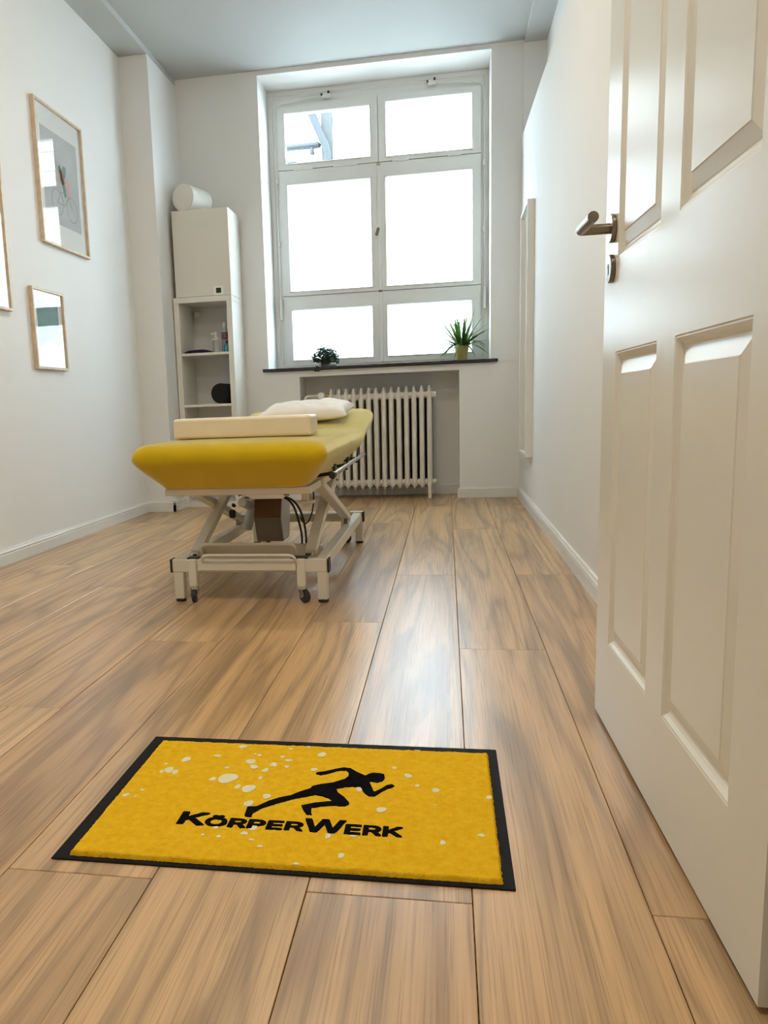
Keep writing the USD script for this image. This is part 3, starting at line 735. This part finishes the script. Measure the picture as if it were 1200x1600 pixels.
# ------------------------------------------------------------------ radiator
rd = Thing('radiator', 'old white ribbed column radiator in the niche under the window', 'radiator', (-.47, 6.12, 0))
RY0, N, XA, PIT = 6.045, 14, -.822, .0542
def column(x, y, w, d, z0, z1):
    P = []
    for z, kx, kd in ((z0, .25, .35), (z0 + .020, .75, .8), (z0 + .045, 1, 1), (z1 - .10, 1, 1), (z1 - .055, .8, .9), (z1 - .02, .5, .7), (z1, .18, .3)):
        for a in np.linspace(0, 2 * np.pi, 12, endpoint=False):
            P.append((x + math.cos(a) * w / 2 * kx, y + math.sin(a) * d / 2 * kd, z))
    return hull(P)
for i in range(N):
    x = XA + i * PIT
    cols = [column(x, RY0 + .028 + k * .052, .037, .056, .075, .808) for k in range(5)]
    hubs = [hull([(x + sx, y, z + dz) for sx in (-.017, .017) for y in (RY0 + .015, RY0 + .18) for dz in (-.026, .026)]) for z in (.118, .742)]
    shade_web = box(x - .009, x + .009, RY0 + .03, RY0 + .262, .10, .775, .002)  # web added to keep light out of the gaps between ribs
    rd.add('section', cat(cols + hubs + [shade_web]), RADIA, smooth=35)
for z in (.118, .742):
    rd.add('hub_pipe', cyl((XA - .01, RY0 + .05, z), (XA + (N - 1) * PIT + .025, RY0 + .05, z), .024, 18, .003), RADIA, smooth=30)
    rd.add('end_plug', cyl((XA + (N - 1) * PIT + .02, RY0 + .05, z), (XA + (N - 1) * PIT + .048, RY0 + .05, z), .021, 8, .004), RADIA, smooth=30)
for x in (XA + .0, XA + (N - 1) * PIT):
    for y in (RY0 + .008, RY0 + .165):
        rd.add('leg', box(x - .012, x + .012, y - .012, y + .016, 0, .11, .004), RADIA)
rd.add('back_panel', box(XA - .03, XA + (N - 1) * PIT + .02, NYB - .012, NYB - .001, .02, .765), mat('gap_shade_dark', (0.030, 0.022, 0.016), 0.8), label='added dark sheet standing in for the shade between the ribs')  # dark sheet added to give the gaps between ribs their shade
vz = .762
vv = rd.add('valve', cat([cyl((XA - .055, RY0 + .05, vz), (XA - .015, RY0 + .05, vz), .013, 16, .002), cyl((XA - .030, RY0 + .05, vz), (XA - .016, RY0 + .05, vz), .018, 6, .002)]), BRASS, smooth=30, label='brass valve fitting')
rd.add('thermostat_head', cat([cyl((XA - .070, RY0 + .05, vz), (XA - .070, RY0 - .02, vz), .025, 24, .004), cyl((XA - .088, RY0 + .05, vz), (XA - .052, RY0 + .05, vz), .016, 16, .002)]), TRIM, smooth=30)
rd.add('supply_pipe', tube(fillet([(XA - .085, RY0 + .05, vz), (-1.02, RY0 + .05, vz), (-1.02, RY0 + .05, 0.0)], .03, 6), .010, 12), RADIA, smooth=True)

# ------------------------------------------------------------------ shelf unit, cabinet, things on them
KX0, KX1, KY0, KY1 = -1.8685, -1.4485, 5.727, 6.048
su = Thing('shelf_unit', 'tall narrow white open shelf unit beside the window wall', 'shelf', (-1.66, 5.89, 0))
B = .001
su.add('side_panel', box(KX0, KX0 + .038, KY0, KY1, 0.0, 1.432, B), SHELFW)
su.add('side_panel', box(KX1 - .038, KX1, KY0, KY1, 0.0, 1.432, B), SHELFW)
su.add('top_panel', box(KX0, KX1, KY0, KY1, 1.4325, 1.470, B), SHELFW)
su.add('bottom_panel', box(KX0 + .038, KX1 - .038, KY0, KY1, 0.0, .038, B), SHELFW)
for z in (1.081, .724, .378):
    su.add('shelf_board', box(KX0 + .0385, KX1 - .0385, KY0 + .002, KY1, z - .009, z + .009, B), SHELFW)
UX0, UX1, UY1 = -1.846, -1.447, 5.962
cb = Thing('wall_cabinet', 'closed cream cabinet standing on top of the white shelf unit', 'cabinet', (-1.647, 5.85, 1.4705))
cb.add('body', box(UX0 + .001, UX1, KY0 + .019, UY1 + .08, 1.4705, 2.046, .001), SHELFW)
cb.add('door', box(UX0, UX1 - .001, KY0, KY0 + .0185, 1.4715, 2.045, .0015), CABW)
# small tag on the cabinet door (its code left out)
tg = Thing('door_tag', 'small square tag with a dark centre on the lower right of the cabinet door', 'tag', (-1.537, KY0, 1.50))
tg.add('card', box(-1.5735, -1.500, KY0 - .002, KY0 - .0003, 1.468 + .006, 1.5335), mat('tag_card', (0.86, 0.90, 0.80), 0.6))
tg.add('dark_square', box(-1.5535, -1.5185, KY0 - .003, KY0 - .002, 1.4865, 1.5205), BLACKP)
# white roll on the cabinet
ax = np.array([math.sin(math.radians(20)), math.cos(math.radians(20)), 0])
c0 = np.array([-1.768, 5.762, 2.047 + .0915])
rl = Thing('bolster_roll', 'thick white roll cushion lying on top of the cabinet', 'roll cushion', (-1.72, 5.85, 2.047))
rl.add('cushion', cyl(c0, c0 + ax * .225, .0905, 48, .006), ROLLW, smooth=30)
rl.add('seam', tube([c0 + ax * .004 + .0885 * (math.cos(a) * np.array([ax[1], -ax[0], 0]) + math.sin(a) * np.array([0, 0, 1.0])) for a in np.linspace(0, 2 * np.pi, 48, endpoint=False)], .0025, 6, closed=True), ROLLW, smooth=True)
# junction box in the corner behind the shelf
jb = Thing('junction_box', 'small white socket box on the wall seen inside the top compartment', 'socket box', (-1.79, 6.05, 1.385))
jb.add('box', box(-1.812, -1.768, 6.025, YB, 1.360, 1.408, .004), TRIM)
jb.add('cover', box(-1.808, -1.772, 6.020, 6.025, 1.364, 1.404, .002), TRIM)
# folded dark purple cloth
u = np.linspace(-1, 1, 26); U, Vv = np.meshgrid(u, u, indexing='ij')
Z = .026 * np.maximum((1 - np.abs(U) ** 2.6), 0) ** .6 * np.maximum(1 - np.abs(Vv) ** 4, 0) ** .5 + .003 * (meshkit.noise(np.stack([U * 3, Vv * 3, 0 * U], -1), 4) - .5)
X, Y = -1.729 + U * .098, 5.85 + Vv * .10
idx = np.arange(26 * 26).reshape(26, 26)
q = np.stack([idx[:-1, :-1], idx[1:, :-1], idx[1:, 1:], idx[:-1, 1:]], -1).reshape(-1, 4); tri = np.vstack([q[:, [0, 1, 2]], q[:, [0, 2, 3]]])
cv = np.vstack([np.stack([X, Y, 1.0925 + np.maximum(Z, .001)], -1).reshape(-1, 3), np.stack([X, Y, 0 * X + 1.0905], -1).reshape(-1, 3)])
cm = trimesh.Trimesh(cv, np.vstack([tri, tri[:, ::-1] + 26 * 26]), process=False)
single('folded_cloth', cm, mat('purple_cloth', (0.018, 0.010, 0.055), 0.9, var=0.2, scale=60, bump=.3, bscale=400), 'dark purple folded cloth lying in the top compartment of the shelf', 'cloth', smooth=60)
# pump bottle
zb = 1.0905
bx, by = -1.603, 5.835
pb = Thing('pump_bottle', 'clear pump bottle with a white dispenser head in the top compartment', 'pump bottle', (bx, by, zb))
pb.add('bottle', lathe([(0, 0), (.023, 0), (.025, .003), (.025, .078), (.020, .086), (0, .086)], 28, (bx, by, zb)), BOTTLE, smooth=40)
pb.add('dip_tube', cyl((bx, by, zb + .006), (bx, by, zb + .085), .0045, 10), TRIM, smooth=30)
pb.add('collar', lathe([(0, .0865), (.026, .0865), (.027, .090), (.027, .097), (.016, .102), (0, .102)], 28, (bx, by, zb)), TRIM, smooth=40)
pb.add('pump_head', cat([lathe([(0, .102), (.008, .102), (.008, .122), (.0115, .124), (.0115, .140), (.009, .145), (0, .145)], 20, (bx, by, zb)), bar((bx, by, zb + .137), (bx - .034, by - .012, zb + .132), .011, .010)]), TRIM, smooth=35)
x, y = -1.512, 5.90
sp = Thing('spray_bottle', 'tall pale bottle with a red and blue label behind the pump bottle', 'bottle', (-1.565, 5.945, zb))
sp.add('bottle', lathe([(0, 0), (.024, 0), (.026, .003), (.026, .15), (.018, .172), (.011, .18), (0, .18)], 26, (-1.565, 5.945, zb)), mat('pale_blue_plastic', (0.48, 0.53, 0.60), 0.3), smooth=40)
sp.add('label', lathe([(.0263, .10), (.0265, .10), (.0265, .150), (.0263, .150)], 26, (-1.565, 5.945, zb)), mat('label_red_blue', (0.22, 0.10, 0.16), 0.5, var=.7, scale=35), smooth=40)
sp.add('cap', lathe([(0, .18), (.016, .18), (.016, .215), (.012, .222), (0, .222)], 20, (-1.565, 5.945, zb)), mat('translucent_cap', (0.66, 0.68, 0.68), 0.3), smooth=40)
tbm = Thing('teal_bottle', 'short teal bottle with a dark cap at the right of the compartment', 'bottle', (-1.528, 5.855, zb))
tbm.add('bottle', lathe([(0, 0), (.022, 0), (.024, .003), (.024, .048), (.014, .060), (.009, .064), (0, .064)], 26, (-1.528, 5.855, zb)), TEALB, smooth=40)
tbm.add('cap', lathe([(0, .064), (.010, .064), (.010, .082), (0, .084)], 16, (-1.528, 5.855, zb)), BLACKP, smooth=40)
# black round cushion in the middle compartment
zc_ = .7335
def barrel(c, r, L, axis):
    prof = [(0, 0)] + [(r - .022 + .022 * math.sin(a), .022 - .022 * math.cos(a)) for a in np.linspace(0, np.pi / 2, 7)] + [(r - .022 + .022 * math.cos(a), L - .022 + .022 * math.sin(a)) for a in np.linspace(0, np.pi / 2, 7)] + [(0, L)]
    m = trimesh.creation.revolve(np.array(prof), sections=40)
    m.apply_transform(trimesh.geometry.align_vectors([0, 0, 1], axis)); m.apply_translation(c)
    return m
bl = Thing('black_roll', 'round black roll cushion in the lower open compartment of the shelf', 'roll cushion', (-1.575, 5.87, zc_))
bl.add('cushion', barrel((-1.578, 5.775, zc_ + .0715), .071, .24, (0.05, 1, 0)), mat('black_foam', (0.006, 0.006, 0.007), 0.9), smooth=45)
bl.add('end_seam', tube([(-1.578 + .056 * math.cos(a), 5.7752, zc_ + .0715 + .056 * math.sin(a)) for a in np.linspace(0, 2 * np.pi, 36, endpoint=False)], .002, 6, closed=True), mat('black_thread', (0.012, 0.012, 0.013), 0.8), smooth=True)

# ------------------------------------------------------------------ pictures on the left wall
def picture(label, y0, y1, z0, z1, fw, art, mw):
    t = Thing('framed_picture', label, 'picture', (XL, (y0 + y1) / 2, z0))
    pl_ = lambda u, v, w: (XL + .0005 + w, u, v)
    fr = rect_rings(y0, y1, z0, z1, [(0, 0), (0, .022), (.001, .0235), (fw - .001, .0235), (fw, .022), (fw, .006), (fw, 0)], pl_)
    fr.invert()
    t.add('frame', cat([fr]), OAKFR)
    t.add('mat_board', box(XL + .001, XL + .008, y0 + fw - .001, y1 - fw + .001, z0 + fw - .001, z1 - fw + .001), PASSE)
    art(t, XL + .008)
    t.add('glass', box(XL + .0155, XL + .0165, y0 + fw - .002, y1 - fw + .002, z0 + fw - .002, z1 - fw + .002), PICGLASS)
    return t

def flat(poly, x, h=.0006):
    return prism(poly, h, 'x', x)

def circ(y, z, r, n=24):
    return affinity.translate(shapely.Point(0, 0).buffer(r, n // 4), y, z)

def art_bike(t, x):
    y0, y1, z0, z1 = 4.265, 4.715, 1.745, 2.195
    t.add('print', flat(sbox(4.275, 1.718, 4.705, 2.192), x), GREYPR, label='grey print with colourful shapes above a thin line bicycle')
    cy = 4.50
    for name, col, p in (('teal_shape', (0.05, 0.22, 0.25), [(cy - .035, 2.02), (cy - .02, 2.03), (cy + .035, 1.90), (cy + .02, 1.885)]),
                         ('teal_shape', (0.07, 0.26, 0.28), [(cy + .02, 2.035), (cy + .045, 2.035), (cy + .035, 1.99), (cy + .02, 1.99)]),
                         ('orange_shape', (0.62, 0.30, 0.16), [(cy - .04, 2.00), (cy + .01, 2.02), (cy + .02, 1.96), (cy - .01, 1.94)]),
                         ('pink_shape', (0.66, 0.36, 0.34), [(cy + .045, 1.97), (cy + .085, 1.96), (cy + .08, 1.90), (cy + .045, 1.905)])):
        t.add(name, flat(Polygon(p).convex_hull.buffer(.008), x + .0006), mat(name + '_print_' + str(len(MATS)), col, 0.7))
    ring = lambda y, z: circ(y, z, .068, 40).difference(circ(y, z, .064, 40))
    ln = lambda *q: shapely.LineString(q).buffer(.0022)
    bike = shapely.union_all([ring(4.42, 1.835), ring(4.60, 1.825), ln((4.42, 1.835), (4.47, 1.90), (4.56, 1.89), (4.51, 1.83), (4.42, 1.835)), ln((4.51, 1.83), (4.46, 1.92)), ln((4.60, 1.825), (4.55, 1.925), (4.53, 1.93)), ln((4.445, 1.92), (4.475, 1.92))])
    t.add('bicycle_print', cat([flat(g, x + .0006) for g in getattr(bike, 'geoms', [bike])]), mat('bicycle_ink', (0.30, 0.25, 0.22), 0.7))

def art_teal(t, x):
    t.add('print', flat(sbox(4.075, .975, 4.315, 1.285), x), mat('teal_print', (0.10, 0.24, 0.23), 0.7, var=.25, scale=9), label='dark teal print')
    t.add('print_band', flat(Polygon([(4.075, .975), (4.315, .975), (4.315, 1.06), (4.19, 1.09), (4.075, 1.05)]), x + .0006), mat('grey_teal_print', (0.42, 0.48, 0.48), 0.7))

def art_left(t, x):
    t.add('print', flat(sbox(3.36, 1.30, 3.72, 1.78), x), mat('grey_beige_print', (0.55, 0.51, 0.47), 0.7, var=.15, scale=6))

picture('tall oak framed picture of a bicycle with colourful shapes, window reflected in its glass', 4.199, 4.774, 1.590, 2.307, .013, art_bike, .08)
picture('small oak framed picture with a dark teal print below the bicycle picture', 4.012, 4.370, .933, 1.345, .014, art_teal, .06)
picture('oak framed picture cut off by the left edge of the photograph', 3.26, 3.806, 1.195, 1.885, .014, art_left, .06)

# ------------------------------------------------------------------ mirror on the right wall
mr = Thing('wall_mirror', 'tall narrow white framed mirror on the right wall', 'mirror', (XR, 5.35, .34))
mx = lambda u, v, w: (XR - w, u, v)
fr = rect_rings(5.165, 5.62, .340, 1.815, [(0, 0), (0, .040), (.001, .041), (.017, .041), (.018, .040), (.020, .026)], mx)
mr.add('frame', fr, TRIM)
mr.add('glass', box(XR - .027, XR - .024, 5.183, 5.602, .358, 1.797), MIRROR)
mr.add('back_board', box(XR - .0235, XR - .001, 5.18, 5.605, .355, 1.80), SHELFW)
mr.add('corner_clip', box(XR - .044, XR - .020, 5.605, 5.625, .335, .365, .003), TRIM)

# ------------------------------------------------------------------ plants on the sill
zs = .9705
def green(name, a, b):
    return usdkit.material(stage, LK + name, {
        'g': ('geometry', {}), 'n': ('noise_texture', {'scale': 60.0, 'detail': 2.0}), 'rp': ('rgb_ramp', {'ramp': [(0.3, a), (0.7, b)]}),
        'p': ('principled_bsdf', {'roughness': 0.4}), 't': ('translucent_bsdf', {}), 'm': ('mix_closure', {'fac': 0.28})},
        [('g.position', 'n.vector'), ('n.fac', 'rp.fac'), ('rp.color', 'p.base_color'), ('rp.color', 't.color'), ('p.BSDF', 'm.closure1'), ('t.BSDF', 'm.closure2')], surface='m.closure')
GRN = [green('leaf_green', (0.045, 0.13, 0.022), (0.085, 0.21, 0.04)), green('leaf_dark_green', (0.022, 0.075, 0.015), (0.05, 0.13, 0.025)), green('leaf_pale_green', (0.22, 0.33, 0.10), (0.32, 0.42, 0.16))]
px_, py_ = .113, 6.16
sp = Thing('spider_plant', 'green spider plant with long arching leaves in an olive pot on the sill', 'potted plant', (px_, py_, zs))
sp.add('pot', lathe([(0, 0), (.036, 0), (.038, .003), (.050, .098), (.050, .106), (.045, .106), (.043, .09), (0, .09)], 32, (px_, py_, zs)), mat('olive_gold_pot', (0.40, 0.34, 0.10), 0.35, var=.15, scale=20), smooth=35)
sp.add('soil', lathe([(0, .093), (.0445, .090)], 20, (px_, py_, zs)), mat('soil', (0.03, 0.02, 0.012), 0.95, var=.4, scale=120))
def blade(base, az, L, rise, droop, w):
    n = 10; t = np.linspace(0, 1, n)
    d = np.array([math.cos(az), math.sin(az)]); sd = np.array([-d[1], d[0], 0])
    r = L * (t * math.cos(rise) + .25 * droop * t ** 2)
    z = L * (t * math.sin(rise) - droop * .8 * t ** 2.2)
    P = np.stack([base[0] + d[0] * r, base[1] + d[1] * r, base[2] + z], 1)
    ww = w * np.minimum(1, t * 6 + .5) * (1 - t ** 3) + .0004
    V = np.vstack([P - sd * ww[:, None], P + np.array([0, 0, -.25]) * ww[:, None], P + sd * ww[:, None]])
    Fc = []
    for i in range(n - 1):
        for a, b in ((0, n), (n, 2 * n)):
            Fc += [(a + i, a + i + 1, b + i + 1), (a + i, b + i + 1, b + i)]
    return trimesh.Trimesh(V, Fc, process=False)
for i in range(76):
    az = rng.uniform(0, 2 * np.pi)
    tilt = rng.uniform(0, 1)
    L = rng.uniform(.20, .32) * (0.9 if abs(math.sin(az)) > .8 else 1)
    rise = math.radians(rng.uniform(20, 78)); droop = rng.uniform(.15, .75) * (1.25 - rise)
    if i < 18: rise = math.radians(rng.uniform(15, 45)); droop = rng.uniform(.75, 1.15); L = rng.uniform(.18, .26)
    yy = math.sin(az)
    b0 = (px_ + .02 * math.cos(az), py_ + .02 * math.sin(az), zs + .095)
    wd = rng.uniform(.0065, .0105)
    for _ in range(30):
        lf = blade(b0, az, L, rise, max(droop, .1), wd); lo, hi = lf.bounds
        if hi[0] < .304 and hi[1] < 6.375 and lo[2] > zs + .002: break
        if lo[2] <= zs + .002: droop *= .93
        else: L *= .94
    sp.add('leaf', lf, GRN[[0, 1, 0, 2, 1][i % 5]], smooth=True)
dx_, dy_ = -.868, 6.15
dp = Thing('small_dark_plant', 'low bushy dark green plant on a small saucer on the sill', 'potted plant', (dx_, dy_, zs))
dp.add('saucer', lathe([(0, 0), (.05, 0), (.062, .010), (.060, .012), (.048, .004), (0, .004)], 28, (dx_ + .03, dy_, zs)), mat('grey_green_saucer', (0.30, 0.36, 0.35), 0.25), smooth=40)
dp.add('pot', lathe([(0, .004), (.032, .004), (.042, .055), (.042, .060), (.036, .060), (0, .052)], 24, (dx_, dy_, zs)), mat('dark_olive_pot', (0.05, 0.045, 0.02), 0.5), smooth=35)
lv = []
for i in range(900):
    a = rng.uniform(0, 2 * np.pi); e = rng.uniform(-.25, 1.0); r = rng.uniform(.55, 1.0)
    ce = math.sqrt(max(0, 1 - min(e, 1) ** 2))
    c = np.array([dx_ + .100 * r * ce * math.cos(a), dy_ + .085 * r * ce * math.sin(a), zs + .050 + .095 * r * e + (.022 if rng.random() < .08 else 0)])
    c[2] = max(c[2], zs + .006)
    n = rng.normal(size=3); n /= np.linalg.norm(n); s1 = np.cross(n, [.3, .2, .9]); s1 /= np.linalg.norm(s1); s2 = np.cross(n, s1)
    L, w = rng.uniform(.010, .017), rng.uniform(.005, .009)
    V = [c, c + s1 * L * .5 + s2 * w + n * .001, c + s1 * L * 1.2, c + s1 * L * .5 - s2 * w + n * .001]
    lv.append(trimesh.Trimesh(V, [(0, 1, 2), (0, 2, 3)], process=False))
    if i < 26:   # a trailing tuft over the front edge
        sh = np.array([dx_ - .035 + rng.normal() * .012, 6.020 + rng.normal() * .006, zs + rng.uniform(-.035, .02)]) - c
        lv.append(trimesh.Trimesh(np.array(V) + sh, [(0, 1, 2), (0, 2, 3)], process=False))
dp.add('foliage', cat(lv), green('dark_foliage', (0.006, 0.022, 0.012), (0.02, 0.055, 0.03)), kind='stuff', label='small dark leaves')
st = []
for i in range(26):
    a = rng.uniform(0, 2 * np.pi); e = rng.uniform(.1, 1)
    st.append(tube([(dx_, dy_, zs + .055), (dx_ + .04 * math.cos(a), dy_ + .035 * math.sin(a), zs + .06 + .04 * e), (dx_ + .08 * math.cos(a) * (1 - e * .6), dy_ + .07 * math.sin(a) * (1 - e * .6), zs + .05 + .08 * e)], .0012, 5))
dp.add('stems', cat(st), mat('dark_stem', (0.03, 0.03, 0.015), 0.7), kind='stuff')
